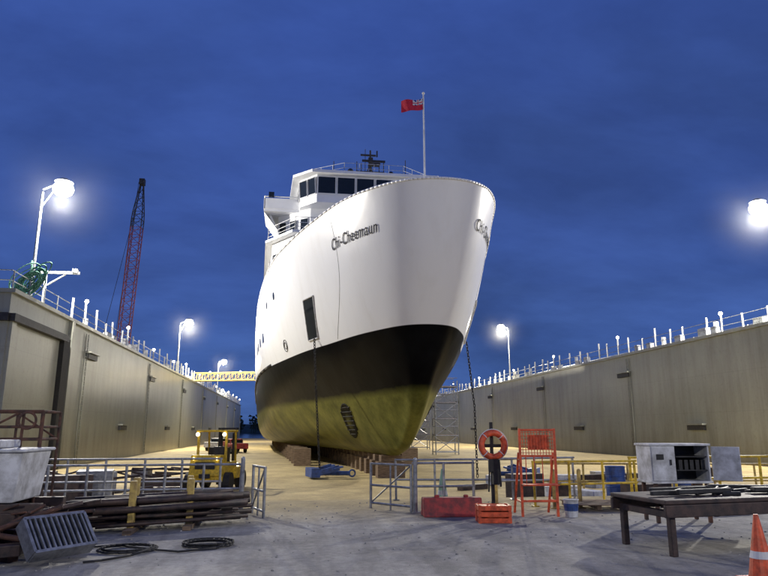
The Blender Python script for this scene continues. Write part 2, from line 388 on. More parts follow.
for (sd,s) in cols:
    p=hp(sd,s,11.6); q=hp(0,s,11.6); dv.append(p+(q-p)*.02)
for i in range(k):
    if i+1!=nc-2-i: df.append((i,nc-1-i,nc-2-i,i+1))
    else: df.append((i,nc-1-i,i+1))
deck.add(dv,df)
rail=MB(); rail.path([hp(sd,s,12.6)+Vector((0,0,.02)) for sd,s in cols],.06,8)
guard=MB(); 
for side in (-1,1): guard.path([hpn(side,s,6.55,.03) for s in [22+i*3 for i in range(29)]],.13,6)
seam=MB()
for side in (-1,1):
    seam.path([hpn(side,6.6-1.0*math.sin((z-6.6)/5.9*3.0),z,.0) for z in [6.6+i*.25 for i in range(24)]],.014,5)
def lettering(side):
    import bisect
    V=[];F=[];adv=0
    for ch in 'Chi-Cheemaun':
        cu=bpy.data.curves.new('lettering','FONT'); cu.body=ch; cu.size=.74; cu.extrude=.004; cu.resolution_u=4; cu.offset=.004
        o=bpy.data.objects.new('tmp_text',cu); COL.objects.link(o); bpy.context.view_layer.update()
        dg=bpy.context.evaluated_depsgraph_get(); me=bpy.data.meshes.new_from_object(o.evaluated_get(dg))
        v=[x.co.copy() for x in me.vertices]; f=[tuple(p.vertices) for p in me.polygons]; bpy.data.objects.remove(o)
        mn=min(p.x for p in v); mx_=max(p.x for p in v)
        o_=len(V); V+=[Vector((p.x-mn+adv,p.y,p.z)) for p in v]; F+=[tuple(i+o_ for i in q) for q in f]
        adv+=mx_-mn+.13
    W0=adv-.13; W=4.7
    for p in V: p.x*=W/W0
    z0=10.75; s0=1.9 if side<0 else .8
    tab=[(0,s0)]; s=s0; acc=0; pp=hp(side,s,z0)
    while acc<W+.5:
        s+=.05; q=hp(side,s,z0); acc+=(q-pp).length; pp=q; tab.append((acc,s))
    A=[t_[0] for t_ in tab]
    def s_at(a):
        i=min(max(bisect.bisect(A,a)-1,0),len(tab)-2); t_=(a-A[i])/(A[i+1]-A[i]); return tab[i][1]*(1-t_)+tab[i+1][1]*t_
    out=[]
    for p in V:
        a=(W-p.x) if side<0 else p.x
        out.append(hpn(side,s_at(a),z0+p.y,.035+p.z))
    return MB().add(out,F)
def patch(side,s0,s1,z0,z1,off,ns=6,nz=8,round_=False):
    m=MB();vs=[];fs=[]
    if round_:
        cs=(s0+s1)/2;cz=(z0+z1)/2; vs.append(hpn(side,cs,cz,off))
        for i in range(20):
            a=i*math.pi/10; vs.append(hpn(side,cs+(s1-s0)/2*math.cos(a),cz+(z1-z0)/2*math.sin(a),off))
        fs=[(0,1+i,1+(i+1)%20) for i in range(20)]
    else:
        for i in range(ns+1):
            for j in range(nz+1): vs.append(hpn(side,s0+(s1-s0)*i/ns,z0+(z1-z0)*j/nz,off))
        for i in range(ns):
            for j in range(nz): fs.append((i*(nz+1)+j,(i+1)*(nz+1)+j,(i+1)*(nz+1)+j+1,i*(nz+1)+j+1))
    return m.add(vs,fs)
pk=MB();pf=MB();scf=MB()
for side in (-1,1):
    m_=patch(side,9.3,10.8,7.0,9.2,.02); pk.add(m_.v,m_.f)
    pf.path([hpn(side,s,z,.04) for s,z in ((9.3,7.0),(10.8,7.0),(10.8,9.2),(9.3,9.2),(9.3,7.0))],.04,6)
    for i in range(-5,6):
        hgt=1.0*math.sqrt(1-(i/6)**2); c0=8.2+i*.16
        scf.cyl(hpn(side,c0-.25,2.25-hgt,.03),hpn(side,c0+.25,2.25+hgt,.03),.05,5)
    for i in range(-3,4):
        w_=.9*math.sqrt(1-(i/4)**2); scf.cyl(hpn(side,8.2-w_,2.25+i*.26,.04),hpn(side,8.2+w_,2.25+i*.26,.04),.03,5)
    for s,z in ((17,10.4),(20.5,10.4),(27,10.4),(34,10.4),(42,10.4)): 
        m_=patch(side,s,s+.6,z,z+.5,.02,2,2,True); pk.add(m_.v,m_.f)
    for s in (24,27,30,33,46,50,54,58,62,66): 
        m_=patch(side,s,s+1.1,8.5,9.2,.02,2,2); pk.add(m_.v,m_.f)
    for rr_ in (.5,.28): pk.path([hpn(side,16+rr_*math.cos(a*.5236),7.3+rr_*.75*math.sin(a*.5236),.02) for a in range(13)],.02,5)
ss=MB();gl=MB();tr=MB()
def poly(hf,yf,hs,ys_,yb):
    return [(cx(yf)-hf,yf),(cx(yf)+hf,yf),(cx(ys_)+hs,ys_),(cx(yb)+hs,yb),(cx(yb)-hs,yb),(cx(ys_)-hs,ys_)]
ss.prism(poly(5.5,43.5,7.2,46.5,118),11.5,15.2); ss.prism(poly(4.5,45.5,6.8,47.5,110),15.2,17.7)
ss.prism(poly(4.2,44,5.3,45.4,54),17.7,19.8)
ss.prism(poly(4.6,43.5,5.9,44.9,54.8),19.8,20.0)
tr.prism(poly(5.9,43.1,7.7,46.2,118.5),15.1,15.28)
for sd in (-1,1):
    y0,y1=46.2,50.2; xi=cx(48)+sd*5.2; xo=cx(48)+sd*7.8
    ss.box(((xi+xo)/2,(y0+y1)/2,17.7),(abs(xo-xi),y1-y0,.2))
    ss.box(((xi+xo)/2,y0,18.2),(abs(xo-xi),.1,.8)); ss.box((xo,(y0+y1)/2,18.2),(.1,y1-y0+.1,.8)); ss.box(((xi+xo)/2,y1,18.2),(abs(xo-xi),.1,.8))
    tr.cyl((xo-sd*.4,47.2,17.6),(xi+sd*1.2,47.2,15.3),.1,6); tr.cyl((xo-sd*.4,49.4,17.6),(xi+sd*1.2,49.4,15.3),.1,6)
    ss.add([(xo,y0+.3,17.6),(xo,y1-.3,17.6),(cx(48)+sd*6.75,y1-.3,16.2),(cx(48)+sd*6.75,y0+.3,16.2)],[(0,1,2,3)])
    tr.path([(xi,y0,18.75),(xo,y0,18.75),(xo,y1,18.75)],.05,6)
    gl.box((xo,48.2,18.3),(.16,1.0,.35))
    gl.box((xo-sd*.5,46.1,18.85),(.4,.3,.35))
def panes(p,q,n,z0,z1,gap=.18,off=.04,tilt=.0):
    p=Vector((p[0],p[1],0));q=Vector((q[0],q[1],0));d=q-p;Ld=d.length;d.normalize();nrm=Vector((d.y,-d.x,0))
    w=Ld/n
    for i in range(n):
        a=p+d*(i*w+gap/2);b_=p+d*((i+1)*w-gap/2)
        vs=[a+nrm*off,b_+nrm*off,b_+nrm*(off+tilt),a+nrm*(off+tilt)]
        for k_,zz in enumerate((z0,z0,z1,z1)): vs[k_]=Vector((vs[k_].x,vs[k_].y,zz))
        gl.add(vs,[(0,1,2,3)])
        m0=[(vs[0]+nrm*.03),(vs[1]+nrm*.03),(vs[2]+nrm*.03),(vs[3]+nrm*.03),(vs[0]+nrm*.03)]
        tr.path(m0,.03,4)
P=poly(4.2,44,5.3,45.4,54)
panes(P[0],P[1],6,18.35,19.6,tilt=.1,gap=.12); panes(P[5],P[0],2,18.35,19.6,tilt=.1,gap=.12); panes(P[1],P[2],2,18.35,19.6,tilt=.1,gap=.12); panes(P[4],P[5],5,18.35,19.6); panes(P[2],P[3],5,18.35,19.6)
P=poly(4.5,45.5,6.8,47.5,110)
panes(P[0],P[1],6,16.1,17.0,.6); panes(P[5],P[0],3,16.1,17.0,.35); panes(P[1],P[2],3,16.1,17.0,.35); panes(P[4],P[5],26,16.1,17.0,1.0); panes(P[2],P[3],26,16.1,17.0,1.0)
P=poly(5.5,43.5,7.2,46.5,118)
panes(P[0],P[1],6,13.3,14.2,.8); panes(P[5],P[0],3,13.3,14.2,.5); panes(P[4],P[5],28,13.2,14.2,1.1); panes(P[2],P[3],28,13.2,14.2,1.1)
rlm=MB()
def railing(pts,z,h=1.0,step=1.4,r=.03):
    for a,b_ in zip(pts[:-1],pts[1:]):
        a=Vector((a[0],a[1],z));b_=Vector((b_[0],b_[1],z));n_=max(1,int((b_-a).length/step))
        for i in range(n_+1):
            p=a.lerp(b_,i/n_); rlm.cyl(p,p+Vector((0,0,h)),r,5)
        for hh in (h,h*.6,h*.3): rlm.cyl(a+Vector((0,0,hh)),b_+Vector((0,0,hh)),r*.85,5)
P=poly(2.2,44.3,4.6,46,54); railing([P[5],P[0],P[1],P[2]],20.0,.95,.9,.02); P=poly(5.7,43.3,7.5,46.3,118); railing([P[4],P[5],P[0],P[1],P[2],P[3]],15.28,1.0,2.2)
railing([(hp(-1,s,12.6).x+.15,hp(-1,s,12.6).y) for s in (20,40,60,90)],12.6,1.0,2.5)
mast=MB(); my=46.6; mx=cx(my)+.1
mast.cyl((mx,my,20),(mx,my,23.1),.13,10,.07); mast.cyl((mx-.7,my+1,20),(mx,my,22.0),.05,6); mast.cyl((mx+.7,my+1,20),(mx,my,22.0),.05,6)
mast.box((mx,my,21.3),(2.2,.12,.08)); mast.box((mx+.25,my-.4,21.75),(.9,.6,.1)); mast.box((mx+.2,my-.5,22.0),(1.8,.12,.16)); mast.box((mx-.2,my-.3,22.55),(1.2,.1,.13)); mast.box((mx,my-.1,22.25),(.35,.4,.3))
for dx in (-1.05,-.7,.7,1.05): mast.cyl((mx+dx,my,21.3),(mx+dx,my,21.8+abs(dx)*.3),.035,5)
mast.sphere((mx-1.6,my-.6,21.0),.24); mast.cyl((mx-1.6,my-.6,20),(mx-1.6,my-.6,20.9),.05,6); mast.sphere((mx+1.5,my-.8,20.9),.2); mast.cyl((mx+1.5,my-.8,20),(mx+1.5,my-.8,20.8),.05,6)
mast.cyl((mx+2.6,my-1,20),(mx+2.6,my-1,22.0),.03,5); mast.cyl((mx-2.9,my-1,20),(mx-2.9,my-1,21.6),.03,5); mast.cyl((mx-.4,my,21.3),(mx-.4,my,23.2),.025,5); mast.box((mx+.5,my-.2,22.75),(.1,.1,.5))
fn=MB(); fn.box((cx(92),92,19.8),(5,8,5),taper=.85)
jk=MB(); jx=cx(29.6); jk.cyl((jx,29.6,11.5),(jx-.02,29.6,18.6),.055,8,.035); jk.sphere((jx-.02,29.6,18.65),.07)
jk.cyl((jx,29.6,13.6),(jx-.7,31,11.6),.03,5); jk.cyl((jx,29.6,13.6),(jx+.7,31,11.6),.03,5)
bg=MB()
for dx in (-1.8,1.8): bg.cyl((cx(31)+dx,31,11.6),(cx(31)+dx,31,12.5),.2,10); bg.box((cx(34)+dx,34,12.0),(1.3,1.2,.9))
ship=group('ferry_ship',[('hull',hull,hm,SM),('foredeck',deck,M['greyw']),('bulwark_rail',rail,M['white'],SM),('guard_strip',guard,M['black'],SM),('plate_seam',seam,M['galv']),
 ('lettering_port',lettering(-1),M['navy']),('lettering_starboard',lettering(1),M['navy']),('openings',pk,M['glass']),('opening_frames',pf,M['greyw']),('thruster_grid',scf,M['scuff']),
 ('superstructure',ss,M['white']),('windows',gl,M['glass']),('trim',tr,M['white']),('railings',rlm,M['greyw']),('mast',mast,M['darksteel']),('funnel',fn,M['blue']),('jackstaff',jk,M['postwhite']),('bow_gear',bg,M['greyw'])])
fv=[];ff=[];fmi=[];nu,nv=24,12
for i in range(nu+1):
    for j in range(nv+1):
        u=i/nu;v=j/nv; fv.append((-u*1.12, .13*math.sin(u*7+v*1.2)*u**.5, -v*.62-.12*u-.05*math.sin(u*5)*u))
for i in range(nu):
    for j in range(nv):
        ff.append((i*(nv+1)+j,(i+1)*(nv+1)+j,(i+1)*(nv+1)+j+1,i*(nv+1)+j+1))
        if i<11 and j<6:
            fmi.append(0 if (i==5 or j==3) else (2 if abs(i/11-j/6)<.1 or abs(i/11-(1-j/6))<.1 or i in(4,6) or j in (2,4) else 1))
        else: fmi.append(0)
me=bpy.data.meshes.new('flag_cloth'); me.from_pydata(fv,[],ff)
for m_ in ('flagred','flagblue','cream'): me.materials.append(M[m_])
for p_,k_ in zip(me.polygons,fmi): p_.material_index=k_; p_.use_smooth=True
fo=bpy.data.objects.new('flag',me); COL.objects.link(fo); fo.location=(jx-.05,29.6,18.35); fo.rotation_euler=(0,0,R(-12))

def chain(pts,name,lk=.24):
    m=MB();i=0
    for a,b_ in zip(pts[:-1],pts[1:]):
        a=Vector(a);b_=Vector(b_);n_=max(1,int((b_-a).length/(lk*.74))); d=(b_-a).normalized(); o1=d.orthogonal().normalized(); o2=d.cross(o1)
        for k_ in range(n_):
            c=a.lerp(b_,(k_+.5)/n_); ax=o1 if i%2 else o2; i+=1
            bb=ax.cross(d); vs=[];fs=[];nn_=10;mm_=5
            for q in range(nn_):
                t_=2*math.pi*q/nn_; rad=d*math.cos(t_)*lk*.5+bb*math.sin(t_)*lk*.25; rn=rad.normalized()
                for w in range(mm_):
                    u_=2*math.pi*w/mm_; vs.append(c+rad+rn*.026*math.cos(u_)+ax*.026*math.sin(u_))
            for q in range(nn_):
                for w in range(mm_): fs.append((q*mm_+w,((q+1)%nn_)*mm_+w,((q+1)%nn_)*mm_+(w+1)%mm_,q*mm_+(w+1)%mm_))
            m.add(vs,fs)
    group(name,[('links',m,M['darksteel'])])
a0=hpn(-1,9.6,7.0,.15); chain([a0,(a0.x+.15,a0.y-.2,4),(a0.x+.5,a0.y+.6,-.6),(a0.x+.9,a0.y+1.6,-.9)],'anchor_chain')
a1=hpn(1,9.6,7.0,.15); chain([a1,(a1.x+.1,a1.y-1.0,3),(a1.x-.2,a1.y-2.2,-.85)],'anchor_chain')
def anchor(loc,rz):
    m=MB(); m.cyl((0,0,.3),(2.1,0,.25),.13,8); m.torus((2.25,0,.25),.18,.05,(0,1,0)); m.box((-.1,0,.35),(.5,1.5,.5))
    for s in (-1,1):
        m.box((.55,s*.75,.45),(1.4,.18,.3),rz=s*.12,ry=-.25); m.box((1.15,s*.85,.62),(.5,.5,.08),ry=-.25)
    group('ship_anchor',[('body',m,M['blue'],BV)],loc,rz)
anchor((1.5,38.2,-1.0),R(12)); anchor((13.6,36,-1),R(150))
kb=MB()
for i in range(46):
    y=38.5+i*2.1; kb.box((cx(y),y,-.55),(1.6,1.1,.9)); kb.box((cx(y),y,.08),(1.2,1.0,.36))
for i in range(20):
    y=52+i*4
    for s in (-1,1): kb.box((cx(y)+s*4.2,y,-.35),(1.3,1.0,1.3))
group('keel_blocks',[('timber',kb,M['wood'],BV)])

# ------------------------------------------------------------ gangway
gw=MB(); A=Vector((-16.5,116,TOP+.4));B=Vector((-5.9,112,TOP+.4))
d=(B-A);Ln=d.length;d.normalize();nn_=Vector((-d.y,d.x,0))
for s in (-.7,.7):
    for z in (0,1.3): gw.cyl(A+nn_*s+Vector((0,0,z)),B+nn_*s+Vector((0,0,z)),.09,6)
    k_=10
    for i in range(k_+1):
        p=A+d*Ln*i/k_+nn_*s; gw.cyl(p,p+Vector((0,0,1.3)),.05,5)
        if i<k_: gw.cyl(p,A+d*Ln*(i+1)/k_+nn_*s+Vector((0,0,1.3)),.04,5)
c=(A+B)/2; gw.box((c.x,c.y,c.z-.05),(Ln,1.4,.08),rz=math.atan2(d.y,d.x))
gb=MB()
for i in range(2): gb.sphere(A+d*Ln*(i+.5)/2+Vector((0,0,1.45)),.15,8,6)
group('gangway',[('truss',gw,M['gangway']),('bulbs',gb,M['bulb'])])

# ------------------------------------------------------------ lattice crane
cr=MB();c2=MB();bt=Vector((-38,150,2));tp=Vector((-36.2,150,59)); d=(tp-bt); Lc=d.length; d.normalize(); e1=Vector((1,0,0)); e2=Vector((0,1,0)); K=30
def hw(t_): return 1.15*min(1,t_*8+.3,(1-t_)*5+.25)
prev=None
for i in range(K+1):
    t_=i/K; c=bt+d*Lc*t_; w=hw(t_); q=[c+e1*w*a+e2*w*b_ for a,b_ in ((-1,-1),(1,-1),(1,1),(-1,1))]
    M_=cr if i<25 else c2
    for k_ in range(4): M_.cyl(q[k_],q[(k_+1)%4],.06,4)
    if prev:
        for k_ in range(4):
            M_.cyl(prev[k_],q[k_],.12,5); M_.cyl(prev[k_],q[(k_+1)%4],.07,4)
    prev=q
c2.box(tuple(tp),(1.2,1.4,1.4)); c2.cyl(tp+Vector((-.8,0,0)),(-39.2,150,22),.05,4); c2.cyl(tp,(-44,150,8),.06,4); c2.box((-39.2,150,21.5),(.8,.8,1.4))
bd=MB(); bd.box((-40,150,2.6),(6,3.6,2.6)); bd.box((-36.8,148.6,3),(1.5,1.4,2.2)); 
for s in (-2,2): bd.box((-39,150+s,-.2),(7,1.1,1.5))
group('crawler_crane',[('boom',cr,M['crane']),('boom_top_and_cables',c2,M['darksteel']),('machinery_house',bd,M['red'],BV)])

# ------------------------------------------------------------ scaffold
sc_=MB();pl=MB()
for lx in (0,2.6):
    for ly in (0,1.6): sc_.cyl((lx,ly,0),(lx,ly,8.2),.06,6)
for k_ in range(5):
    z=.3+k_*1.8
    for ly in (0,1.6): sc_.cyl((0,ly,z),(2.6,ly,z),.05,5); sc_.cyl((0,ly,z+1),(2.6,ly,z+1),.04,5)
    for lx in (0,2.6): sc_.cyl((lx,0,z),(lx,1.6,z),.04,5)
    if k_<4:
        sc_.cyl((0,0,z),(2.6,0,z+1.8),.04,5); sc_.cyl((2.6,1.6,z),(0,1.6,z+1.8),.04,5)
        for q in range(6): sc_.cyl((.3+q*.32,.3,z+q*.3),(.3+q*.32,.8,z+q*.3),.03,4)
    if k_>0: pl.box((1.3,.8,z+.06),(2.6,1.5,.06))
group('scaffold_tower',[('tubes',sc_,M['galv']),('planks',pl,M['wood'])],(16.2,72,-1))
group('scaffold_tower',[('tubes',sc_,M['galv']),('planks',pl,M['wood'])],(17.2,92,-1))

# ------------------------------------------------------------ fences
def tube_fence(name,p,q,n,m_=M['galv'],h=1.0,r=.025,mids=(.5,)):
    f=MB(); p=Vector((p[0],p[1],0));q=Vector((q[0],q[1],0)); rr=random.Random(int(p.x*10+q.x*7))
    for i in range(n+1):
        c=p.lerp(q,i/n); z=ground_z(c.y); f.cyl((c.x,c.y,z),(c.x+rr.uniform(-.02,.02),c.y,z+h),r*1.15,8); f.box((c.x,c.y,z+.01),(.14,.14,.02))
    for k_ in (1.0,)+tuple(mids): f.cyl((p.x-.04,p.y,ground_z(p.y)+h*k_-.02+rr.uniform(-.015,.015)),(q.x+.04,q.y,ground_z(q.y)+h*k_-.02),r,8)
    group(name,[('tubes',f,m_)])
tube_fence('tube_railing',(-4.9,14.6),(-1.0,14.6),5)
tube_fence('tube_railing',(-7.0,17.0),(-1.6,16.4),6,h=1.05)
tube_fence('tube_railing',(2.75,14.5),(4.1,14.5),2)
tube_fence('tube_railing',(2.7,16.6),(5.6,16.2),3)
tube_fence('tube_railing',(4.9,15.5),(7,15.7),2,h=1.05)
tube_fence('yellow_railing',(5.6,14.7),(8.2,14.9),3,M['yellow'],1.0,.026)
tube_fence('yellow_railing',(8.3,15.3),(14.5,15.8),5,M['yellow'],1.05,.03)
tube_fence('yellow_railing',(7.5,19.5),(20,20.5),8,M['dimyellow'],1.05,.03)
def gate(p,q,name='gate'):
    f=MB(); p=Vector(p);q=Vector(q)
    for i in range(3):
        c=p.lerp(q,i/2); f.cyl(c,c+Vector((0,0,.98)),.03 if i!=1 else .02,8)
    for z in (.12,.5,.96): f.cyl(p+Vector((0,0,z)),q+Vector((0,0,z)),.025,8)
    f.cyl(p+Vector((0,0,.12)),q+Vector((0,0,.96)),.018,6)
    group(name,[('frame',f,M['galv'])])
gate((-.72,14.4,0),(-.45,13.6,0)); gate((1.85,14.9,0),(2.6,14.0,0)); 
def post(x,y,h,m_,name='gate_post'):
    a=MB(); a.cyl((0,0,0),(0,0,h),.045,12); a.sphere((0,0,h),.045,12,6); a.box((0,0,.01),(.18,.18,.02)); group(name,[('post',a,m_)],(x,y,0))
post(-.95,14.5,1.1,M['galv']); post(2.68,13.95,1.08,M['galv'])
for x in (4.55,5.9,6.5): post(x,14.3,.8,M['dimyellow'],'bollard_post')
yp=MB();pp_=MB();rr=random.Random(2)
for x,y in ((-2.63,12.1),(-1.72,12.5),(-2.75,12.9),(-1.85,13.3)): yp.box((x,y,.42),(.11,.11,.84)); 
for i in range(24):
    y=12.2+ (i%6)*.15; z=.12+(i//6)*.12; o_=rr.uniform(-.45,.45); pp_.cyl((-3.55+o_,y-.35,z),(-.95+o_*.6,y+.45,z+rr.uniform(-.02,.05)),rr.uniform(.03,.065),8)
cb_=MB(); cb_.box((-2.6,12.45,.04),(.14,1.5,.07)); cb_.box((-1.7,12.85,.04),(.14,1.5,.07))
group('pipe_rack',[('posts',yp,M['dimyellow'],BV),('pipes',pp_,M['darkrust'],SM),('bearers',cb_,M['wood'])])
# ------------------------------------------------------------ forklift
fb=MB();fk=MB();fw=MB();fl_=MB();fg=MB()
fb.box((0,.9,.85),(1.5,2.2,.8)); fb.box((0,1.8,1.15),(1.5,.7,.9),taper=.9); fb.box((-.72,-.1,.75),(.45,1.0,.5)); fb.box((.72,-.1,.75),(.45,1.0,.5))
for x in (-.65,.65):
    fb.box((x,-.2,1.9),(.09,.09,1.6),rx=-.12); fb.box((x,1.3,1.9),(.11,.11,1.5)); fb.box((x,.55,2.65),(.11,1.9,.1))
for y in (-.35,.0,.3,.6,.9,1.2,1.5): fb.box((0,y,2.66),(1.4,.08,.09))
for x in (-.38,.38): fk.box((x,-1.0,1.45),(.12,.2,2.7)); fk.box((x,-1.9,.15),(.14,1.3,.06)); fk.box((x*.8,-1.0,1.3),(.1,.12,2.5))
for z in (.35,.9,1.6,2.75): fk.box((0,-1.05,z),(1.0,.12,.12))
fk.box((0,-1.15,.6),(1.3,.08,.55)); fg.box((0,.2,1.55),(.9,.5,.7)); fg.box((0,2.17,1.15),(.9,.04,.3)); fg.box((0,2.17,.7),(.5,.05,.18))
for x in (-.85,.85):
    for y in (-.55,1.5): fw.cyl((x-.18,y,.42),(x+.18,y,.42),.42,18)
for x in (-.62,.62): fl_.sphere((x,1.55,2.5),.09,8,6); fl_.sphere((x,-.68,1.05),.1,8,6); fl_.sphere((x*.85,2.17,1.45),.06,8,6)
fk.box((-.3,1.0,1.6),(.5,.5,.7))
group('forklift_truck',[('body',fb,M['yellow'],{'bevel':.03}),('mast_and_forks',fk,M['darksteel']),('tyres',fw,M['black'],BV),('lights',fl_,M['hlight'],SM),('seat',fg,M['black'],BV)],(-3.2,32.5,-1),R(168))
def pickup(loc,rz,m_):
    b_=MB();g_=MB();w_=MB()
    b_.box((0,0,.75),(1.9,5.2,.6)); b_.box((0,.2,1.3),(1.7,2.0,.65),taper=.82); b_.box((0,-1.9,1.07),(1.85,1.4,.12))
    b_.box((-.88,1.9,1.15),(.1,1.5,.3)); b_.box((.88,1.9,1.15),(.1,1.5,.3)); b_.box((0,2.6,1.15),(1.8,.1,.3))
    g_.box((0,-.72,1.3),(1.35,.1,.42)); g_.box((-.8,.2,1.32),(.06,1.5,.36)); g_.box((.8,.2,1.32),(.06,1.5,.36))
    for x in (-.85,.85):
        for y in (-1.6,1.6): w_.cyl((x-.13,y,.4),(x+.13,y,.4),.4,16)
    group('pickup_truck',[('body',b_,m_,{'bevel':.06}),('windows',g_,M['glass']),('wheels',w_,M['black'])],loc,rz)
pickup((-6.6,84,-1),R(20),M['red']); pickup((-9.5,92,-1),R(-15),M['greyw'])

# ------------------------------------------------------------ hopper, cage, scrap (left)
hb=MB()
def frus(mb,c,b0,b1,z0,z1):
    x,y=c; vs=[(x-b0[0],y-b0[1],z0),(x+b0[0],y-b0[1],z0),(x+b0[0],y+b0[1],z0),(x-b0[0],y+b0[1],z0),(x-b1[0],y-b1[1],z1),(x+b1[0],y-b1[1],z1),(x+b1[0],y+b1[1],z1),(x-b1[0],y+b1[1],z1)]
    mb.add(vs,[(3,2,1,0),(0,1,5,4),(1,2,6,5),(2,3,7,6),(3,0,4,7),(4,5,6,7)])
frus(hb,(-4.5,11),(.55,.55),(.64,.6),.66,1.38); hb.box((-4.5,11,1.4),(1.38,1.3,.05)); hb.box((-4.7,11,1.49),(.85,.8,.12))
hb.box((-4.2,10.42,1.0),(.05,.05,.66)); hb.box((-4.8,10.42,1.0),(.05,.05,.66))
cg=MB()
for x in (-5.1,-4.7,-4.3,-4.0):
    for y in (11.4,12.2): cg.cyl((x,y,.0),(x+.02,y,2.0),.025,6)
for z in (1.55,1.75,2.0):
    for y in (11.4,12.2): cg.cyl((-5.1,y,z),(-3.98,y,z),.022,6)
    for x in (-5.1,-4.0): cg.cyl((x,11.4,z),(x,12.2,z),.022,6)
cg.torus((-4.2,11.35,1.85),.13,.02,(0,1,0))
cg.cyl((-5.1,11.4,1.55),(-4.3,11.4,2.0),.018,6); cg.cyl((-4.7,12.2,2.0),(-4.0,12.2,1.55),.018,6)
group('steel_hopper',[('tub',hb,M['greyw'],{'bevel':.03})]); group('rusty_cage',[('bars',cg,M['rust'])])
sp=MB();sp2=MB();rr=random.Random(21)
for i in range(60):
    x=rr.uniform(-5.8,-3.45);y=rr.uniform(9.3,11.9);z=rr.uniform(.05,.58)
    (sp if i%3 else sp2).box((x,y,z),(rr.uniform(.3,1.6),rr.uniform(.05,.22),rr.uniform(.03,.16)),rz=rr.uniform(-.9,.9),ry=rr.uniform(-.2,.2),rx=rr.uniform(-.3,.3))
sp.box((-4.6,11,.28),(1.5,1.3,.5)); sp.box((-4.5,10.5,.58),(1.9,.14,.14)); sp.box((-4.5,11.5,.58),(1.9,.14,.14))
for i in range(22):
    x=rr.uniform(-5.4,-3.6);y=rr.uniform(9.4,10.8); sp2.cyl((x,y,rr.uniform(.1,.5)),(x+rr.uniform(.3,1.0),y+rr.uniform(-.5,.5),rr.uniform(.1,.7)),rr.uniform(.015,.04),7)
group('scrap_pile',[('offcuts',sp,M['darkrust'],BV),('bars',sp2,M['rust'],BV)])
rd=MB()
rd.box((0,0,.02),(.85,.5,.03)); rd.box((0,-.25,.1),(.85,.04,.2)); rd.box((0,.25,.1),(.85,.04,.2)); rd.box((-.42,0,.1),(.04,.5,.2)); rd.box((.42,0,.1),(.04,.5,.2))
for i in range(11): rd.box((-.36+i*.072,0,.14),(.022,.46,.12))
e=group('ribbed_grille',[('ribs',rd,M['galv'])]); e.location=(-3.05,9.6,.27); e.rotation_euler=(R(48),0,R(50))
cl=MB();cl2=MB();rr=random.Random(33)
for i in range(46):
    x=rr.uniform(-14,-4.5);y=rr.uniform(17,36);z=ground_z(y); hgt=rr.uniform(.15,.9)
    if rr.random()<.6: cl.box((x,y,z+hgt/2),(rr.uniform(.4,2.2),rr.uniform(.3,1),hgt),rz=rr.uniform(-.6,.6))
    else: cl2.box((x,y,z+hgt/2),(rr.uniform(.4,1.2),rr.uniform(.3,1),hgt),rz=rr.uniform(-.6,.6))
for i in range(26):
    x=rr.uniform(-14,-5);y=rr.uniform(20,36); cl.cyl((x,y,-.8+rr.random()*.8),(x+rr.uniform(1,3),y+rr.uniform(-1,1),-.8+rr.random()*.9),.05,6)
group('steel_stockpile',[('rusty_plates',cl,M['darkrust'],BV),('crates',cl2,M['galv'],BV)])
dr=MB()
for x,y in ((-5.6,20),(-6.3,20.3),(9.8,19),(12,19)):
    z=ground_z(y); dr.cyl((x,y,z),(x,y,z+.88),.29,18)
    for zz in (.3,.6,.88): dr.torus((x,y,z+zz),.29,.015,n=18,m=5)
group('oil_drums',[('drums',dr,M['blue'])])
def hose(name,c,turns,r0,m_,seed,tail):
    rr=random.Random(seed); pts=[]
    for i in range(turns*22):
        a=i/22*2*math.pi; r_=r0*(1+.12*math.sin(a*.37)+rr.uniform(-.015,.015)); pts.append((c[0]+r_*1.25*math.cos(a),c[1]+r_*math.sin(a),.025+.012*(i//22)))
    pts+=tail
    group(name,[('hose',MB().path(pts,.015,6),m_,SM)])
hose('hose_coil',(-1.15,10.55),4,.27,M['black'],3,[(-1.0,10.2,.02),(-1.5,10.0,.02),(-2.0,10.3,.02),(-2.5,10.7,.02),(-2.9,10.5,.02)])
hose('hose_coil',(-2.25,10.3),3,.3,M['black'],5,[(-2.1,9.8,.02),(-2.4,9.5,.02),(-2.6,9.4,.02)])
# ------------------------------------------------------------ right-hand clutter
rb=MB()
pr=[(-.24,0),(.24,0),(.2,.1),(.14,.36),(-.14,.36),(-.2,.1)]
vs=[(-.6,y,z) for y,z in pr]+[(.6,y,z) for y,z in pr]
rb.add(vs,[tuple(reversed(range(6))),tuple(range(6,12))]+[(i,(i+1)%6,6+(i+1)%6,6+i) for i in range(6)])
rb.box((-.3,0,.38),(.1,.06,.06)); rb.box((.3,0,.38),(.1,.06,.06))
group('red_barrier_block',[('block',rb,M['red'],{'bevel':.02})],(3.32,13.4,0),R(-3))
ct=MB()
for z in (.05,.16,.27): 
    for s in (-1,1): ct.box((0,s*.2,z),(.62,.025,.085)); ct.box((s*.3,0,z),(.025,.42,.085))
for x in (-.28,.28):
    for y in (-.18,.18): ct.box((x,y,.16),(.05,.05,.32))
ct.box((0,0,.29),(.5,.34,.03))
group('orange_crate',[('slats',ct,M['orange'])],(3.88,12.4,0),R(-8))
def cone(loc,m1,m2,h=.72):
    c=MB();w=MB(); c.box((0,0,.02),(.4,.4,.04)); c.cyl((0,0,.04),(0,0,h),.15,20,.025); w.cyl((0,0,.3*h+.04),(0,0,.52*h),.113*1.03,20,.085); w.cyl((0,0,.65*h),(0,0,.76*h),.069,20,.054)
    group('traffic_cone',[('body',c,m1),('reflective_bands',w,m2)],loc)
cone((3.42,14.6,0),M['conegreen'],M['greyw'],.85); cone((5.42,7.2,0),M['orange'],M['cream'],.74)
lb=MB();lw=MB();lp=MB()
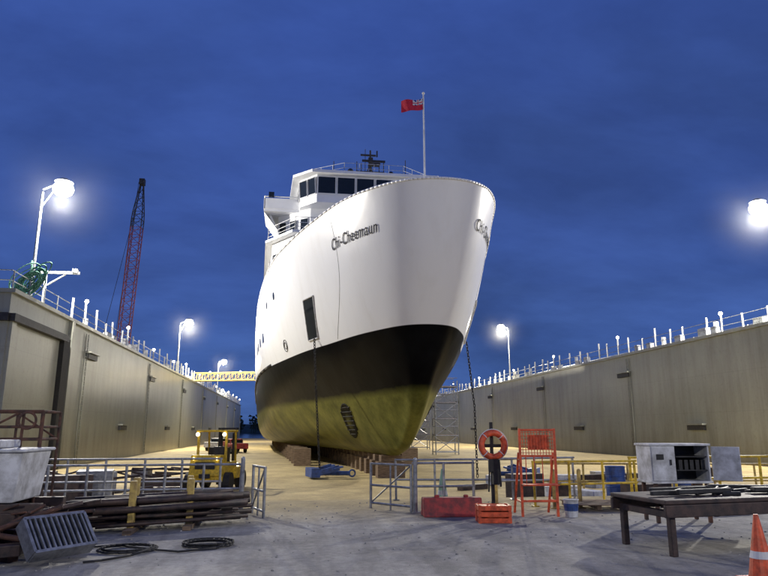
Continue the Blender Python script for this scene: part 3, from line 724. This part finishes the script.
lb.torus((0,0,0),.25,.066,(0,1,0),36,12)
for a in range(4):
    t_=a*math.pi/2+.785; lw.torus((.25*math.cos(t_),0,.25*math.sin(t_)),.071,.01,(-math.sin(t_),0,math.cos(t_)),14,5)
lw.torus((0,0,0),.325,.01,(0,1,0),30,5)
lp.box((0,.1,-.45),(.07,.05,1.85)); lp.box((0,.08,-.02),(.5,.03,.07)); lp.box((0,.0,-.42),(.2,.14,.26)); lp.box((.03,-.02,-.66),(.13,.11,.3)); lp.cyl((-.1,-.06,-.3),(-.14,-.06,-.95),.02,6); lp.cyl((.1,-.06,-.3),(.12,-.07,-.85),.025,6); lp.box((0,.1,-1.36),(.4,.3,.04))
group('lifebuoy_stand',[('ring',lb,M['orange'],SM),('ropes',lw,M['cream'],SM),('stand',lp,M['black'],BV)],(4.3,13.6,1.39))
os_=MB();ob=MB()
w=.36
for x in (-w,w):
    os_.box((x,0,.86),(.05,.05,1.74)); os_.box((x,.42,.62),(.045,.045,1.36),rx=.42); os_.box((x,.2,.28),(.035,.5,.035)); os_.box((x,.12,1.1),(.035,.25,.035))
for z in (1.7,1.18,.62,.3): os_.box((0,0,z),(2*w-.05,.04,.045))
os_.box((-.0,-.1,.62),(.74,.2,.03)); 
for i in range(12): ob.box((-w+.06+i*.06,.0,1.44),(.012,.012,.48))
for i in range(7): ob.box((0,.012,1.24+i*.068),(2*w-.06,.012,.012))
ob.box((.02,.03,1.45),(.42,.01,.3))
for i in range(4): os_.box((-.25+i*.17,.0,.9),(.02,.02,.55))
group('orange_stand',[('frame',os_,M['orange'],BV),('panel',ob,M['orange'])],(5.05,13.0,0),R(-6))
bk_=MB();bh=MB(); bk_.cyl((0,0,0),(0,0,.33),.12,20,.15); bk_.torus((0,0,.33),.15,.01); bh.torus((0,0,.33),.15,.007,(0,1,0.0),14,5,arc=math.pi)
bb_=MB(); bb_.cyl((0,0,.12),(0,0,.26),.134,20,.147)
group('bucket',[('pail',bk_,M['greyw']),('handle',bh,M['galv']),('label',bb_,M['blue'])],(5.66,12.9,0))
cb1=MB();cb2=MB();cb3=MB()
cb1.box((0,.3,1.08),(1.15,.03,.66)); cb1.box((-.56,0,1.08),(.03,.6,.66)); cb1.box((.56,0,1.08),(.03,.6,.66)); cb1.box((0,0,1.425),(1.2,.66,.04)); cb1.box((0,0,.735),(1.2,.64,.04))
cb1.box((-.33,-.3,1.08),(.45,.03,.64)); cb1.box((.8,-.46,1.08),(.5,.025,.62),rz=-.8)
for z in (.95,1.2): cb2.box((.25,0,z),(.62,.5,.02))
for i in range(5): cb2.box((.05+i*.11,-.05,1.05),(.07,.3,.18))
cb2.box((.25,.2,1.08),(.64,.02,.62)); cb2.box((-.2,-.325,1.1),(.03,.02,.1)); cb2.box((-.4,-.32,1.2),(.14,.01,.1))
for x in (-.5,.5):
    for y in (-.25,.25): cb3.box((x,y,.36),(.06,.06,.71))
cb3.box((0,-.25,.2),(1.0,.04,.04))
group('electrical_cabinet',[('shell',cb1,M['greyw'],{'bevel':.006}),('interior',cb2,M['darksteel']),('legs',cb3,M['rust'])],(7.4,12.0,0),R(-5))
tb=MB();rr=random.Random(5)
tb.box((0,0,.72),(3.6,1.25,.06)); 
for s in (-.6,.6): tb.box((0,s,.6),(3.6,.06,.17)); 
for x in (-1.65,-.9,.3,1.6):
    for y in (-.52,.52):
        if x in (-1.65,1.6): tb.box((x,y,.27),(.09,.09,.54))
    tb.box((x,0,.55),(.08,1.14,.1))
tb2=MB()
for i in range(14): tb2.box((rr.uniform(-1.4,1.5),rr.uniform(-.45,.5),.78+rr.uniform(-.01,.04)),(rr.uniform(.2,1.1),rr.uniform(.03,.12),rr.uniform(.03,.07)),rz=rr.uniform(-.5,.5))
for i in range(6): x=rr.uniform(-1.3,.8); tb2.cyl((x,rr.uniform(-.3,.5),.79),(x+rr.uniform(.4,.9),rr.uniform(-.3,.5),.8),.03,7)
group('steel_trestle_table',[('frame',tb,M['darkrust'],BV),('offcuts',tb2,M['darksteel'],BV)],(6.85,9.5,0),R(8))
pt=MB()
for i in range(7): pt.box((0,-.48+i*.16,.135),(1.2,.11,.02))
for x in (-.52,0,.52): pt.box((x,0,.08),(.09,1.0,.09))
group('pallet',[('boards',pt,M['wood'])],(8.9,13.2,0),R(14)); group('pallet',[('boards',pt,M['wood'])],(6.7,14.1,0),R(-10))
cl=MB();cl2=MB();rr=random.Random(77)
for i in range(36):
    x=rr.uniform(7,26);y=rr.uniform(18,36);z=ground_z(y); hgt=rr.uniform(.15,.8)
    (cl if rr.random()<.6 else cl2).box((x,y,z+hgt/2),(rr.uniform(.4,2),rr.uniform(.3,1),hgt),rz=rr.uniform(-.6,.6))
group('steel_stockpile',[('rusty_plates',cl,M['darkrust'],BV),('crates',cl2,M['greyw'],BV)])
gv=MB();rr=random.Random(91)
for i in range(700):
    x=rr.uniform(-6,9);y=rr.uniform(6.5,16);s_=rr.choice((.006,.008,.012,.018)); gv.box((x,y,s_*.4),(s_*2,s_*1.6,s_),rz=rr.uniform(0,3),rx=rr.uniform(-.4,.4),taper=.6)
mkobj('gravel',gv,M['conc'])

# ------------------------------------------------------------ world
w=bpy.data.worlds.new('World'); scene.world=w; w.use_nodes=True
nt=w.node_tree;N=nt.nodes;L=nt.links; bgn=N['Background']
tc=N.new('ShaderNodeTexCoord'); sx=N.new('ShaderNodeSeparateXYZ'); L.new(tc.outputs['Generated'],sx.inputs[0])
az=N.new('ShaderNodeMath');az.operation='MAXIMUM';L.new(sx.outputs[2],az.inputs[0]);az.inputs[1].default_value=0
ad=N.new('ShaderNodeMath');ad.operation='ADD';L.new(az.outputs[0],ad.inputs[0]);ad.inputs[1].default_value=.3
dv=N.new('ShaderNodeVectorMath');dv.operation='DIVIDE';L.new(tc.outputs['Generated'],dv.inputs[0])
cm=N.new('ShaderNodeCombineXYZ'); 
for i in range(3): L.new(ad.outputs[0],cm.inputs[i])
L.new(cm.outputs[0],dv.inputs[1])
mp=N.new('ShaderNodeMapping');mp.inputs['Scale'].default_value=(.8,1.2,1);mp.inputs['Rotation'].default_value=(0,0,R(-25));mp.inputs['Location'].default_value=(.6,.3,0);L.new(dv.outputs[0],mp.inputs[0])
mp3=N.new('ShaderNodeMapping');mp3.inputs['Scale'].default_value=(.9,1.5,1);mp3.inputs['Rotation'].default_value=(0,0,R(-38));L.new(dv.outputs[0],mp3.inputs[0])
n1=noise(.9,8,.55,vec=mp.outputs[0],dist=.3); n2=noise(2.6,10,.62,vec=mp3.outputs[0],dist=.2)
grd=N.new('ShaderNodeValToRGB'); L.new(sx.outputs[2],grd.inputs[0]); e_=grd.color_ramp.elements
e_[0].position=0;e_[0].color=(.058,.125,.37,1); e_[1].position=.75;e_[1].color=(.040,.088,.37,1)
x_=e_.new(.3);x_.color=(.046,.100,.375,1)
cld=ramp(n1.outputs[0],.36,(.66,.65,.60),.64,(1.08,1.08,1.06)); cl3=ramp(n2.outputs[0],.35,(.82,.83,.85),.65,(1.09,1.08,1.05))
c_=mix(1.0,mix(1.0,grd.outputs[0],cld.outputs[0],'MULTIPLY'),cl3.outputs[0],'MULTIPLY')
sky=N.new('ShaderNodeTexSky'); sky.sky_type='NISHITA'; sky.sun_disc=False; sky.sun_elevation=R(-3); sky.sun_rotation=R(200)
sm=N.new('ShaderNodeVectorMath'); sm.operation='SCALE'; L.new(sky.outputs[0],sm.inputs[0]); sm.inputs['Scale'].default_value=.03
c_=mix(1.0,c_,sm.outputs[0],'ADD'); L.new(c_,bgn.inputs['Color']); bgn.inputs['Strength'].default_value=1.0
sl=bpy.data.lights.new('sun','SUN'); sl.energy=.05; sl.angle=R(15); sl.color=(.6,.7,1); so=bpy.data.objects.new('sun',sl); COL.objects.link(so); so.rotation_euler=(R(60),0,R(20))

# ------------------------------------------------------------ camera
cd=bpy.data.cameras.new('camera'); cd.lens=30.14; cd.sensor_width=36; cd.clip_end=8000; cd.clip_start=.05
co=bpy.data.objects.new('camera',cd); COL.objects.link(co); co.location=(0,0,1.7); co.rotation_euler=(R(90+12.45),0,R(-8.2)); scene.camera=co
